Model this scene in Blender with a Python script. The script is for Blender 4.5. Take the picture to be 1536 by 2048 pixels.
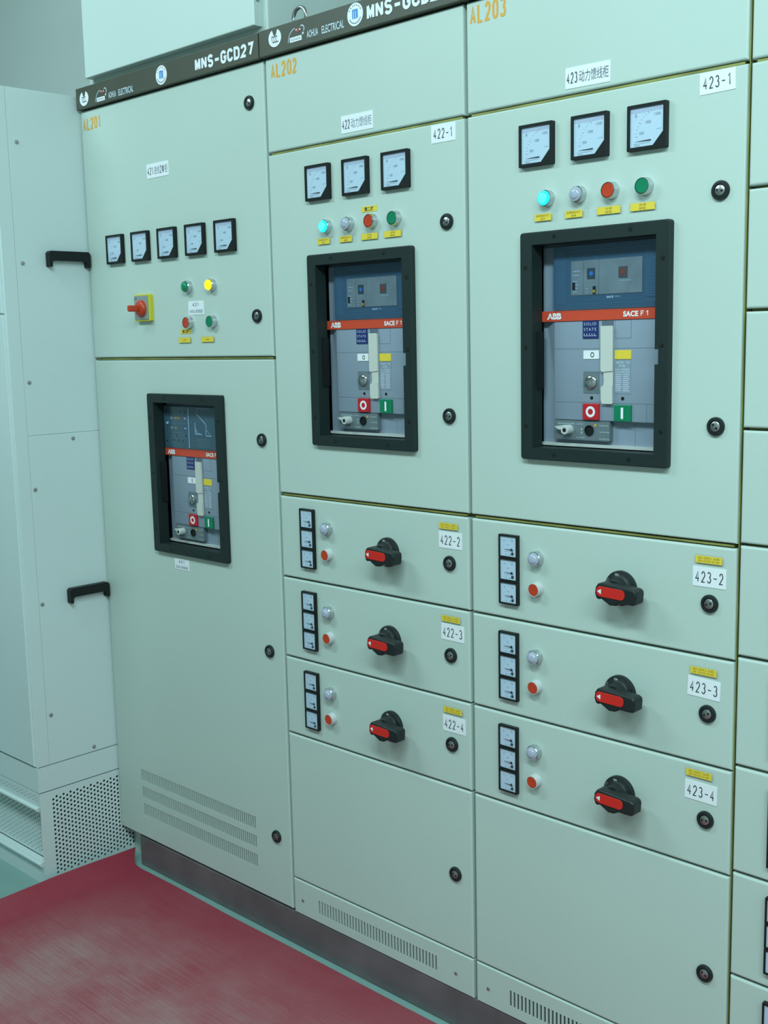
import bpy, bmesh, math, random
from mathutils import Vector, Matrix
from mathutils.geometry import tessellate_polygon

# ------------------------------------------------------------------ camera, world, light
scene = bpy.context.scene
COL = scene.collection
for o in list(bpy.data.objects):
    bpy.data.objects.remove(o)

def make_camera():
    yaw, pitch, roll = 0.77296989, -0.14799235, -0.02217253
    f = Vector((-math.sin(yaw)*math.cos(pitch), math.cos(yaw)*math.cos(pitch), math.sin(pitch)))
    r = f.cross(Vector((0, 0, 1))).normalized()
    u = r.cross(f)
    r2 = r*math.cos(roll) + u*math.sin(roll)
    u2 = u*math.cos(roll) - r*math.sin(roll)
    cam = bpy.data.cameras.new('camera')
    cam.sensor_fit = 'VERTICAL'
    cam.sensor_height = 36.0
    cam.sensor_width = 27.0
    cam.lens = 2313.67/2048*36.0
    cam.clip_start = 0.05
    ob = bpy.data.objects.new('camera', cam)
    COL.objects.link(ob)
    m = Matrix.Identity(4)
    for i in range(3):
        m[i][0], m[i][1], m[i][2] = r2[i], u2[i], -f[i]
    m[0][3], m[1][3], m[2][3] = 2.15337482, -1.83656555, 1.55512592
    ob.matrix_world = m
    scene.camera = ob
make_camera()

world = bpy.data.worlds.new('world')
scene.world = world
world.use_nodes = True
world.node_tree.nodes['Background'].inputs[0].default_value = (0.62, 1.0, 0.95, 1)
world.node_tree.nodes['Background'].inputs[1].default_value = 0.25

TINT = (0.72, 1.0, 1.04)
def area(name, loc, size, power, target, tint=TINT):
    l = bpy.data.lights.new(name, 'AREA')
    l.shape = 'RECTANGLE'
    l.size, l.size_y = size
    l.energy = power
    l.color = tint
    ob = bpy.data.objects.new(name, l)
    COL.objects.link(ob)
    ob.location = loc
    d = Vector(target) - Vector(loc)
    ob.rotation_euler = d.to_track_quat('-Z', 'Y').to_euler()
    return ob
# fluorescent battens hung below the ceiling of the switch room
area('ceiling_batten_light', (1.75, -1.8, 3.15), (1.5, 0.25), 60, (1.75, -1.0, 0.5))
area('ceiling_batten_light', (3.6, -1.9, 3.15), (1.5, 0.25), 58, (3.4, -1.2, 0.3))
area('ceiling_batten_light', (-0.9, -1.55, 3.2), (1.5, 0.25), 30, (-0.9, -0.2, 1.3))

vs = scene.view_settings
vs.view_transform = 'Standard'
vs.look = 'None'
vs.gamma = 1.0
vs.use_curve_mapping = False
vs.exposure = 0.0

# ------------------------------------------------------------------ materials
def lin(r, g, b):
    f = lambda c: (c/12.92 if c <= 0.04045 else ((c+0.055)/1.055)**2.4)
    return (f(r/255), f(g/255), f(b/255), 1)

MATS = {}
def mat(name, col, rough=0.5, metal=0.0, emit=None, estr=1.0, noise=0.0, nscale=8.0, bump=0.0, bscale=300.0, coat=0.0, spec=0.5):
    m = bpy.data.materials.new(name)
    m.use_nodes = True
    nt = m.node_tree
    p = nt.nodes['Principled BSDF']
    p.inputs['Base Color'].default_value = col if len(col) == 4 else (*col, 1)
    p.inputs['Roughness'].default_value = rough
    p.inputs['Metallic'].default_value = metal
    p.inputs['Coat Weight'].default_value = coat
    p.inputs['Specular IOR Level'].default_value = spec
    if emit:
        p.inputs['Emission Color'].default_value = (*emit, 1)
        p.inputs['Emission Strength'].default_value = estr
    if noise or bump:
        tc = nt.nodes.new('ShaderNodeTexCoord')
    if noise:
        n = nt.nodes.new('ShaderNodeTexNoise')
        n.inputs['Scale'].default_value = nscale
        n.inputs['Detail'].default_value = 4
        nt.links.new(tc.outputs['Object'], n.inputs['Vector'])
        mr = nt.nodes.new('ShaderNodeMapRange')
        mr.inputs[1].default_value = 0.3
        mr.inputs[2].default_value = 0.7
        mr.inputs[3].default_value = 1-noise
        mr.inputs[4].default_value = 1+noise
        nt.links.new(n.outputs[0], mr.inputs[0])
        mx = nt.nodes.new('ShaderNodeVectorMath')
        mx.operation = 'SCALE'
        mx.inputs[0].default_value = p.inputs['Base Color'].default_value[:3]
        nt.links.new(mr.outputs[0], mx.inputs['Scale'])
        nt.links.new(mx.outputs[0], p.inputs['Base Color'])
    if bump:
        n2 = nt.nodes.new('ShaderNodeTexNoise')
        n2.inputs['Scale'].default_value = bscale
        nt.links.new(tc.outputs['Object'], n2.inputs['Vector'])
        b = nt.nodes.new('ShaderNodeBump')
        b.inputs['Strength'].default_value = bump
        b.inputs['Distance'].default_value = 0.002
        nt.links.new(n2.outputs[0], b.inputs['Height'])
        nt.links.new(b.outputs[0], p.inputs['Normal'])
    MATS[name] = m
    return m

def clear_mat(name, tint, gloss=0.08, rough=0.05, graze=0.5):
    m = bpy.data.materials.new(name)
    m.use_nodes = True
    nt = m.node_tree
    out = nt.nodes['Material Output']
    nt.nodes.remove(nt.nodes['Principled BSDF'])
    t = nt.nodes.new('ShaderNodeBsdfTransparent')
    t.inputs[0].default_value = (*tint, 1)
    g = nt.nodes.new('ShaderNodeBsdfGlossy')
    g.inputs['Roughness'].default_value = rough
    fr = nt.nodes.new('ShaderNodeLayerWeight')
    fr.inputs[0].default_value = 0.5
    pw = nt.nodes.new('ShaderNodeMath')
    pw.operation = 'POWER'
    pw.inputs[1].default_value = 4.0
    ma = nt.nodes.new('ShaderNodeMath')
    ma.operation = 'MULTIPLY_ADD'
    ma.inputs[1].default_value = graze
    ma.inputs[2].default_value = gloss*0.4
    nt.links.new(fr.outputs['Facing'], pw.inputs[0])
    nt.links.new(pw.outputs[0], ma.inputs[0])
    mx = nt.nodes.new('ShaderNodeMixShader')
    nt.links.new(ma.outputs[0], mx.inputs[0])
    nt.links.new(t.outputs[0], mx.inputs[1])
    nt.links.new(g.outputs[0], mx.inputs[2])
    nt.links.new(mx.outputs[0], out.inputs[0])
    MATS[name] = m
    return m

mat('paint', (0.50, 0.60, 0.545), 0.42, noise=0.015, nscale=2.5, bump=0.05, bscale=420, spec=0.4)
mat('duct_paint', (0.58, 0.68, 0.64), 0.42, noise=0.012, nscale=2.5, spec=0.4)
mat('side_paint', (0.62, 0.72, 0.71), 0.42, noise=0.015, nscale=2.5, bump=0.05, bscale=420, spec=0.4)
mat('zinc', (0.30, 0.30, 0.09), 0.45, 0.35, noise=0.25, nscale=14)
mat('inside_shade', (0.06, 0.07, 0.065), 0.8)  # interior shade put into the colour, so slots and gaps read dark
mat('plinth_paint', (0.125, 0.115, 0.12), 0.32, noise=0.2, nscale=7)
mat('nameplate', (0.062, 0.068, 0.048), 0.5, noise=0.06, nscale=10)
mat('black', (0.010, 0.013, 0.013), 0.45, spec=0.25)
mat('collar_black', (0.011, 0.022, 0.021), 0.5, spec=0.35, bump=0.15, bscale=900)
mat('grip_black', (0.012, 0.017, 0.017), 0.42, spec=0.35, bump=0.1, bscale=900)
mat('hole', (0.003, 0.003, 0.003), 0.9)
mat('white', (0.80, 0.82, 0.84), 0.45)
mat('dial', (0.60, 0.73, 0.81), 0.5)
mat('dial_grey', (0.50, 0.56, 0.68), 0.5)
mat('ink', (0.03, 0.04, 0.05), 0.6)
mat('ink_soft', (0.22, 0.26, 0.32), 0.6)
mat('ink_mid', (0.10, 0.12, 0.15), 0.6)
mat('label_white', (0.80, 0.83, 0.86), 0.5)
mat('orange', (0.74, 0.36, 0.035), 0.55)
mat('tape', (0.78, 0.58, 0.05), 0.5)
mat('tape_ink', (0.28, 0.20, 0.02), 0.6)
mat('chrome', (0.60, 0.62, 0.64), 0.14, 1.0)
mat('steel', (0.42, 0.43, 0.43), 0.35, 1.0)
mat('screw_steel', (0.36, 0.37, 0.36), 0.4, 0.7)
mat('collar_white', (0.55, 0.57, 0.57), 0.3)
mat('lens_grey', (0.40, 0.44, 0.54), 0.15, coat=0.5)
mat('lens_cyan', (0.02, 0.6, 0.6), 0.2, emit=(0.0, 0.78, 0.74), estr=1.0)
mat('lens_cyan_core', (0.02, 0.7, 0.7), 0.2, emit=(0.08, 1.0, 0.98), estr=1.5)
mat('lens_yellow', (0.8, 0.6, 0.02), 0.2, emit=(1.0, 0.74, 0.0), estr=1.0)
mat('lens_green', (0.0, 0.22, 0.10), 0.2, coat=0.3)
mat('cap_green', (0.0, 0.20, 0.09), 0.35)
mat('cap_red', (0.52, 0.045, 0.012), 0.35)
mat('insert_red', (0.62, 0.018, 0.012), 0.4)
mat('switch_yellow', (0.62, 0.56, 0.03), 0.45)
mat('switch_grey', (0.26, 0.30, 0.30), 0.4)
mat('switch_red', (0.50, 0.045, 0.012), 0.4)
mat('breaker_grey', (0.235, 0.29, 0.36), 0.45)
mat('breaker_seam', (0.10, 0.13, 0.17), 0.6)
mat('trip_blue', (0.06, 0.12, 0.165), 0.4)
mat('trip_line', (0.105, 0.20, 0.29), 0.5)
mat('trip_face', (0.26, 0.27, 0.25), 0.45, noise=0.15, nscale=25)
mat('trip_teal', (0.085, 0.145, 0.155), 0.45)
mat('strip_red', (0.60, 0.065, 0.028), 0.4)
mat('badge_blue', (0.012, 0.03, 0.14), 0.4)
mat('lever', (0.56, 0.58, 0.53), 0.45)
mat('panel_dark', (0.13, 0.17, 0.185), 0.45)
mat('led_blue', (0.03, 0.22, 0.6), 0.3)
mat('key_dark', (0.05, 0.07, 0.08), 0.4)
mat('key_brown', (0.13, 0.08, 0.07), 0.4)
mat('led_amber', (0.7, 0.36, 0.02), 0.4)
mat('btn_red', (0.50, 0.012, 0.022), 0.4)
mat('btn_green', (0.0, 0.19, 0.085), 0.4)
mat('logo_blue', (0.05, 0.26, 0.60), 0.5)
mat('logo_red', (0.36, 0.05, 0.04), 0.5)
mat('knob_grey', (0.50, 0.54, 0.52), 0.45)
mat('wall_paint', (0.80, 0.90, 0.87), 0.8, noise=0.04, nscale=1.2)
mat('room_wall', (0.58, 0.60, 0.58), 0.8)
mat('ceiling_paint', (0.72, 0.74, 0.72), 0.85)
mat('floor_epoxy', (0.22, 0.36, 0.33), 0.35, noise=0.08, nscale=3)
clear_mat('glass', (0.97, 0.98, 1.0))
clear_mat('acrylic', (1.0, 1.0, 1.0), graze=0.10)
clear_mat('cover_clear', (0.86, 0.92, 0.98), rough=0.12)

def mat_rubber():
    m = bpy.data.materials.new('red_rubber')
    m.use_nodes = True
    nt = m.node_tree
    p = nt.nodes['Principled BSDF']
    N, L = nt.nodes.new, nt.links.new
    tc = N('ShaderNodeTexCoord')
    def noise(scl, detail, rough=0.5):
        mp = N('ShaderNodeMapping')
        mp.inputs['Scale'].default_value = scl
        L(tc.outputs['Object'], mp.inputs['Vector'])
        n = N('ShaderNodeTexNoise')
        n.inputs['Scale'].default_value = 1
        n.inputs['Detail'].default_value = detail
        n.inputs['Roughness'].default_value = rough
        L(mp.outputs[0], n.inputs['Vector'])
        return n.outputs[0]
    def rng(src, a, b, c, d):
        mr = N('ShaderNodeMapRange')
        mr.inputs[1].default_value, mr.inputs[2].default_value = a, b
        mr.inputs[3].default_value, mr.inputs[4].default_value = c, d
        L(src, mr.inputs[0])
        return mr.outputs[0]
    def mul(a, b, op='MULTIPLY'):
        x = N('ShaderNodeMath')
        x.operation = op
        for i, v in enumerate((a, b)):
            if isinstance(v, float): x.inputs[i].default_value = v
            else: L(v, x.inputs[i])
        return x.outputs[0]
    streak = rng(noise((4, 300, 5), 5, 0.65), 0.32, 0.70, 0.0, 1.0)
    patch = rng(noise((3.2, 4.2, 3), 5, 0.6), 0.34, 0.66, 0.15, 1.0)
    # walked-on middle of the mat is dusty, the strips along its edges stay clean
    sep = N('ShaderNodeSeparateXYZ')
    L(tc.outputs['Object'], sep.inputs[0])
    wy = rng(sep.outputs['Y'], -0.10, -0.42, 0.22, 1.0)
    wx = rng(sep.outputs['X'], -0.66, -0.45, 0.12, 1.0)
    wear = mul(wx, wy)
    dust = mul(mul(streak, 0.42), mul(patch, 0.58), 'ADD')
    dust = mul(mul(dust, wear), 0.95)
    mx = N('ShaderNodeMix')
    mx.data_type = 'RGBA'
    L(dust, mx.inputs[0])
    mx.inputs[6].default_value = (0.30, 0.028, 0.050, 1)
    mx.inputs[7].default_value = (0.38, 0.27, 0.26, 1)
    L(mx.outputs[2], p.inputs['Base Color'])
    p.inputs['Roughness'].default_value = 0.65
    p.inputs['Specular IOR Level'].default_value = 0.25
    mp = N('ShaderNodeMapping')
    mp.inputs['Rotation'].default_value = (0, 0, math.pi/2)
    L(tc.outputs['Object'], mp.inputs['Vector'])
    w = N('ShaderNodeTexWave')
    w.inputs['Scale'].default_value = 95
    w.inputs['Distortion'].default_value = 0
    L(mp.outputs[0], w.inputs['Vector'])
    b = N('ShaderNodeBump')
    b.inputs['Strength'].default_value = 0.5
    b.inputs['Distance'].default_value = 0.001
    L(w.outputs['Fac'], b.inputs['Height'])
    L(b.outputs[0], p.inputs['Normal'])
    MATS['red_rubber'] = m
mat_rubber()

# ------------------------------------------------------------------ mesh builder
TEXT = {}
def text_geo(s, bold=0.0, spacing=1.0):
    key = (s, bold, spacing)
    if key in TEXT: return TEXT[key]
    c = bpy.data.curves.new('t', 'FONT')
    c.body = s
    c.size = 1.0
    c.offset = bold
    c.space_character = spacing
    c.resolution_u = 3
    ob = bpy.data.objects.new('t', c)
    COL.objects.link(ob)
    dg = bpy.context.evaluated_depsgraph_get()
    me = bpy.data.meshes.new_from_object(ob.evaluated_get(dg))
    vs_ = [(v.co.x, v.co.y) for v in me.vertices]
    fs = [tuple(p.vertices) for p in me.polygons]
    bpy.data.objects.remove(ob)
    bpy.data.curves.remove(c)
    bpy.data.meshes.remove(me)
    if vs_:
        x0 = min(v[0] for v in vs_); x1 = max(v[0] for v in vs_)
        z0 = min(v[1] for v in vs_); z1 = max(v[1] for v in vs_)
        vs_ = [((x-x0)/max(x1-x0, 1e-6), (z-z0)/max(z1-z0, 1e-6)) for x, z in vs_]
    TEXT[key] = (vs_, fs)
    return TEXT[key]

def _arc(cx, cz, rx, rz, a0, a1, n=9):
    return [(cx+rx*math.cos(math.radians(a0+(a1-a0)*i/n)), cz+rz*math.sin(math.radians(a0+(a1-a0)*i/n))) for i in range(n+1)]
_o = _arc(.5, .70, .5, .30, 0, 180) + _arc(.5, .30, .5, .30, 180, 360)
GLYPH = {
 '0': [_o + [_o[0]]], '1': [[(.12, .76), (.55, 1), (.55, 0)]],
 '2': [_arc(.5, .71, .47, .29, 170, -30) + [(.0, 0), (1, 0)]],
 '3': [_arc(.46, .76, .44, .24, 155, -80), _arc(.46, .27, .52, .27, 82, -155)],
 '4': [[(.70, 0), (.70, 1), (0, .30), (1, .30)]], '7': [[(0, 1), (1, 1), (.38, 0)]],
 '-': [[(.0, .45), (1.0, .45)]], '#': [[(.3, 0), (.4, 1)], [(.7, 0), (.8, 1)], [(0, .35), (1, .35)], [(0, .68), (1, .68)]],
 'A': [[(0, 0), (.5, 1), (1, 0)], [(.17, .32), (.83, .32)]], 'L': [[(0, 1), (0, 0), (1, 0)]],
 'M': [[(0, 0), (0, 1)], [(0, 1), (.5, .25), (1, 1)], [(1, 1), (1, 0)]], 'N': [[(0, 0), (0, 1)], [(0, 1), (1, 0)], [(1, 0), (1, 1)]],
 'S': [_arc(.5, .745, .48, .255, 15, 255) + _arc(.5, .255, .5, .255, 75, -165)],
 'G': [_arc(.5, .70, .5, .30, 12, 180) + _arc(.5, .30, .5, .30, 180, 360) + [(1, .46), (.55, .46)]],
 'C': [_arc(.5, .70, .5, .30, 8, 180) + _arc(.5, .30, .5, .30, 180, 352)],
 'D': [[(0, 0), (0, 1), (.45, 1)] + _arc(.45, .70, .55, .30, 90, 0) + _arc(.45, .30, .55, .30, 0, -90) + [(0, 0)]],
 'F': [[(0, 0), (0, 1), (1, 1)], [(0, .53), (.8, .53)]],
}

def rrect(x0, x1, z0, z1, r=0.0, n=4):
    if r <= 0: return [(x0, z0), (x1, z0), (x1, z1), (x0, z1)]
    P = []
    for cx, cz, a in ((x1-r, z0+r, -90), (x1-r, z1-r, 0), (x0+r, z1-r, 90), (x0+r, z0+r, 180)):
        for i in range(n+1):
            t = math.radians(a + 90*i/n)
            P.append((cx + r*math.cos(t), cz + r*math.sin(t)))
    return P

def circle(cx, cz, r, n=20):
    return [(cx + r*math.cos(2*math.pi*i/n), cz + r*math.sin(2*math.pi*i/n)) for i in range(n)]

def offset(poly, d):                      # move a CCW outline inwards by d
    n = len(poly); out = []
    for i in range(n):
        a, b, c = Vector(poly[i-1]), Vector(poly[i]), Vector(poly[(i+1) % n])
        e1 = (b-a); e2 = (c-b)
        if e1.length < 1e-9 or e2.length < 1e-9: out.append(tuple(b)); continue
        e1.normalize(); e2.normalize()
        n1 = Vector((-e1.y, e1.x)); n2 = Vector((-e2.y, e2.x))
        k = 1 + n1.dot(n2)
        out.append(tuple(b + (n1+n2)*(d/max(k, 0.3))))
    return out

class B:
    """collects shapes (front faces look towards -y) and links them as one mesh"""
    def __init__(self):
        self.v = []; self.f = []; self.m = []; self.s = []; self.names = []
    def mi(self, name):
        if name not in self.names: self.names.append(name)
        return self.names.index(name)
    def add(self, verts, faces, m, smooth=False):
        o = len(self.v); k = self.mi(m)
        self.v += [tuple(p) for p in verts]
        for f in faces:
            self.f.append(tuple(i+o for i in f)); self.m.append(k); self.s.append(smooth)
        return self
    def slab(self, outer, y0, y1, m, holes=(), bev=0.0, back=True, hole_m=None, seg=2):
        loops = []
        if bev > 0:
            for i in range(seg+1):
                t = math.pi/2*i/seg
                loops.append((offset(outer, bev*(1-math.sin(t))), y0 + bev*(1-math.cos(t))))
        else:
            loops.append((outer, y0))
        loops.append((outer, y1))
        n = len(outer); V = []; F = []
        for L, y in loops: V += [(x, y, z) for x, z in L]
        for k in range(len(loops)-1):
            for i in range(n):
                j = (i+1) % n
                F.append((k*n+i, (k+1)*n+i, (k+1)*n+j, k*n+j))
        self.add(V, F, m)
        def cap(L, y, flip):
            polys = [[Vector((x, z, 0)) for x, z in L]] + [[Vector((x, z, 0)) for x, z in h] for h in holes]
            pts = [p for q in polys for p in q]
            if not holes:
                tr = [tuple(range(len(L)))]
            else:
                tr = tessellate_polygon(polys)
            self.add([(p.x, y, p.y) for p in pts], [t[::-1] if flip else t for t in tr], m)
        cap(loops[0][0], y0, False)
        if back: cap(outer, y1, True)
        for h in holes:
            k = len(h)
            self.add([(x, y0, z) for x, z in h] + [(x, y1, z) for x, z in h],
                     [(i, (i+1) % k, k+(i+1) % k, k+i) for i in range(k)], hole_m or m)
        return self
    def box(self, x0, x1, y0, y1, z0, z1, m, bev=0.0):
        return self.slab(rrect(x0, x1, z0, z1), y0, y1, m, bev=bev)
    def flat(self, outer, y, m):
        return self.add([(x, y, z) for x, z in outer], [tuple(range(len(outer)))], m)
    def rect(self, x0, x1, z0, z1, y, m):
        return self.flat(rrect(x0, x1, z0, z1), y, m)
    def rev(self, prof, cx, cz, m, n=28, smooth=True, cap=True):
        V = []; F = []
        for r, y in prof:
            V += [(cx + r*math.cos(2*math.pi*i/n), y, cz + r*math.sin(2*math.pi*i/n)) for i in range(n)]
        for k in range(len(prof)-1):
            for i in range(n):
                j = (i+1) % n
                F.append((k*n+i, k*n+j, (k+1)*n+j, (k+1)*n+i))
        self.add(V, F, m, smooth)
        if cap:
            L = len(prof)-1
            self.add(V[L*n:(L+1)*n], [tuple(range(n))], m, False)
        return self
    def tube(self, pts, r, m, n=10):
        V = []; F = []
        P = [Vector(p) for p in pts]
        for k, p in enumerate(P):
            d = (P[min(k+1, len(P)-1)] - P[max(k-1, 0)]).normalized()
            a = d.orthogonal().normalized() if k == 0 else (a - d*a.dot(d)).normalized()
            b = d.cross(a)
            V += [tuple(p + a*r*math.cos(2*math.pi*i/n) + b*r*math.sin(2*math.pi*i/n)) for i in range(n)]
        for k in range(len(P)-1):
            for i in range(n):
                j = (i+1) % n
                F.append((k*n+i, k*n+j, (k+1)*n+j, (k+1)*n+i))
        F.append(tuple(range(n))[::-1]); F.append(tuple(range((len(P)-1)*n, len(P)*n)))
        return self.add(V, F, m, True)
    def text(self, s, x0, x1, z0, z1, y, m, bold=0.0, spacing=1.0, rot=0.0, slant=0.0):
        vs_, fs = text_geo(s, bold, spacing)
        cx, cz = (x0+x1)/2, (z0+z1)/2
        c, sn = math.cos(rot), math.sin(rot)
        V = []
        for a, b in vs_:
            dx = (a-0.5)*(x1-x0) + (b-0.5)*(z1-z0)*slant; dz = (b-0.5)*(z1-z0)
            V.append((cx + dx*c - dz*sn, y, cz + dx*sn + dz*c))
        return self.add(V, fs, m)
    def strokes(self, s, x0, x1, z0, z1, y, m, w, gap=0.45):
        """plain signwriter's lettering: every character in an equal cell, strokes w wide"""
        n = len(s)
        cw = (x1-x0)/(n + gap*(n-1))
        for i, ch in enumerate(s):
            a = x0 + i*cw*(1+gap) + w/2
            for q_, line in enumerate(GLYPH[ch]):
                P = [Vector((a + u*(cw-w), z0 + w/2 + v*(z1-z0-w))) for u, v in line]
                Q = [P[0]]
                for p in P[1:]:
                    if (p-Q[-1]).length > w*.08: Q.append(p)
                P = Q; k = len(P)
                closed = (P[0]-P[-1]).length < w*.1 and k > 4
                L, Rr = [], []
                for j, p in enumerate(P):
                    if closed and j in (0, k-1): d1, d2 = (P[-1]-P[-2]).normalized(), (P[1]-P[0]).normalized()
                    else:
                        d1 = (p-P[j-1]).normalized() if j else (P[1]-P[0]).normalized()
                        d2 = (P[j+1]-p).normalized() if j < k-1 else d1
                    n1, n2 = Vector((-d1.y, d1.x)), Vector((-d2.y, d2.x))
                    q = n1+n2
                    q = q/max(q.length_squared/2, .35)*w/2
                    L.append(p+q); Rr.append(p-q)
                V = [(p.x, y - .00015*q_, p.y) for p in L+Rr]
                self.add(V, [(j, j+1, k+j+1, k+j) for j in range(k-1)], m)
        return self
    def turned(self, ang, cx=0, cz=0):     # turn everything so far about a y-axis
        c, s = math.cos(ang), math.sin(ang)
        self.v = [(cx+(x-cx)*c-(z-cz)*s, y, cz+(x-cx)*s+(z-cz)*c) for x, y, z in self.v]
        return self
    def mapped(self, fn):
        self.v = [fn(*p) for p in self.v]
        return self
    def mesh(self, name):
        me = bpy.data.meshes.new(name)
        me.from_pydata(self.v, [], self.f)
        for n in self.names: me.materials.append(MATS[n])
        me.polygons.foreach_set('material_index', self.m)
        me.polygons.foreach_set('use_smooth', self.s)
        bm = bmesh.new(); bm.from_mesh(me)
        bmesh.ops.remove_doubles(bm, verts=bm.verts, dist=1e-6)
        bmesh.ops.recalc_face_normals(bm, faces=bm.faces)
        bm.to_mesh(me); bm.free()
        if any(self.s): me.set_sharp_from_angle(angle=math.radians(40))
        me.update()
        return me

WL = {}
def link(name, me, parent=None, loc=(0, 0, 0), rot=(0, 0, 0)):
    """link a mesh (or an Empty when me is None) at a world position under its parent"""
    o = bpy.data.objects.new(name, me)
    COL.objects.link(o)
    w = Vector(loc)
    if parent is not None:
        o.parent = parent
        o.location = w - WL[parent.name]
    else:
        o.location = w
    o.rotation_euler = rot
    WL[o.name] = w
    return o

def tag(o, label, cat, group=None):
    o['label'] = label
    o['category'] = cat
    if group: o['group'] = group
    return o

def thing(name, label, cat, loc, group=None):
    o = link(name, None, None, loc)
    o.empty_display_size = 0.1
    return tag(o, label, cat, group)

def struct(name, b):
    o = link(name, b.mesh(name))
    o['kind'] = 'structure'
    return o

def part(name, b, parent, loc=None, label=None):
    """a part modelled in world coordinates (loc None) or about its own origin"""
    me = b if isinstance(b, bpy.types.Mesh) else b.mesh(name)
    if loc is None:
        base = WL[parent.name]
        for v in me.vertices: v.co -= base
        o = link(name, me, parent, base)
    else:
        o = link(name, me, parent, loc)
    if label: o['label'] = label
    return o

MC = {}
def cached(key, fn):
    if key not in MC: MC[key] = fn().mesh(key)
    return MC[key]

# ------------------------------------------------------------------ the room
def bxs(x0, x1, y0, y1, z0, z1, m): return B().box(x0, x1, y0, y1, z0, z1, m)
struct('floor', bxs(-3.2, 5.2, -3.4, 0.86, -0.1, 0.0, 'floor_epoxy'))
struct('wall_back', bxs(-3.2, 5.2, 0.86, 1.15, -0.1, 3.5, 'wall_paint'))
struct('wall_left', bxs(-3.35, -3.2, -3.4, 1.15, -0.1, 3.5, 'room_wall'))
struct('wall_right', bxs(5.2, 5.35, -3.4, 1.15, -0.1, 3.5, 'room_wall'))
struct('wall_front', bxs(-3.35, 5.35, -3.55, -3.4, -0.1, 3.5, 'room_wall'))
struct('ceiling', bxs(-3.35, 5.35, -3.55, 1.15, 3.5, 3.6, 'ceiling_paint'))

# ------------------------------------------------------------------ heights and widths shared by the row
ZT, ZU, ZU2 = 2.2033, 1.9938, 1.9873
Z1, Z1B = 1.1912, 1.1820
ROWS = ((0.9835, 1.1820), (0.7809, 0.9790), (0.5820, 0.7765))
Z4, Z5, Z5B, Z6 = 0.5775, 0.1915, 0.1880, 0.0955
DOOR = 0.018
X201 = (-0.7906, 0.0)
X202 = (0.0080, 0.6080)
X203 = (0.6170, 1.2130)
X204 = (1.2195, 1.8180)

# ------------------------------------------------------------------ small fittings (each mesh is built once and shared)
def big_meter(parent, cx, cz, unit='A'):
    h = 0.039
    win = [(-h+.0055, -h+.006), (.0135, -h+.006), (h-.0055, -.0115), (h-.0055, h-.0055), (-h+.0055, h-.0055)]
    o = link('panel_meter', cached('panel_meter', lambda: B().slab(rrect(-h, h, -h, h, .0015, 2), -.0105, 0, 'black', [win], bev=.0008, back=False)), parent, (cx, 0, cz))
    def dial():
        b = B().flat(win, -.0075, 'dial')
        Y = -.0078
        b.rect(-h+.006, h-.006, .025, h-.006, Y+.0001, 'dial_grey')
        b.text(unit, -.0245, -.0195, .0170, .0245, Y, 'ink_soft')
        for s, x, z, w in (('1500', .0150, .0165, .012), ('1000', -.0030, .0050, .011), ('500', -.0150, -.0125, .009)):
            b.text(s, x, x+w, z, z+.0048, Y, 'ink_soft')
        for k in range(13):                       # scale ticks on the arc round the pivot
            a = math.radians(176 - k*7.2)
            r0 = .047 if k % 4 else .045
            p = [(.026+r0*math.cos(a), -.0185+r0*math.sin(a)), (.026+.0495*math.cos(a), -.0185+.0495*math.sin(a))]
            d = Vector((p[1][0]-p[0][0], p[1][1]-p[0][1])).normalized()
            n = Vector((-d.y, d.x))*.00035
            if max(abs(q[0]) for q in p) < .032 and max(q[1] for q in p) < .0325:
                b.flat([(p[0][0]-n.x, p[0][1]-n.y), (p[1][0]-n.x, p[1][1]-n.y), (p[1][0]+n.x, p[1][1]+n.y), (p[0][0]+n.x, p[0][1]+n.y)], Y, 'ink_soft')
        b.rect(-.027, .006, -.0275, -.0270, Y, 'ink_soft')
        b.text('42L6', -.025, -.014, -.0315, -.0290, Y, 'ink_soft')
        b.rect(.0185, .0295, -.0065, -.0060, Y, 'ink_soft')
        return b
    part('dial', cached('meter_dial', dial), o, (cx, 0, cz))
    part('pointer', cached('meter_pointer', lambda: B().slab([(-.024, -.0232), (.0085, -.0242), (.0085, -.0222)], -.0089, -.0084, 'ink')), o, (cx, 0, cz))
    part('glass', cached('meter_glass', lambda: B().slab(win, -.0101, -.0094, 'glass')), o, (cx, 0, cz))
    return o

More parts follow.
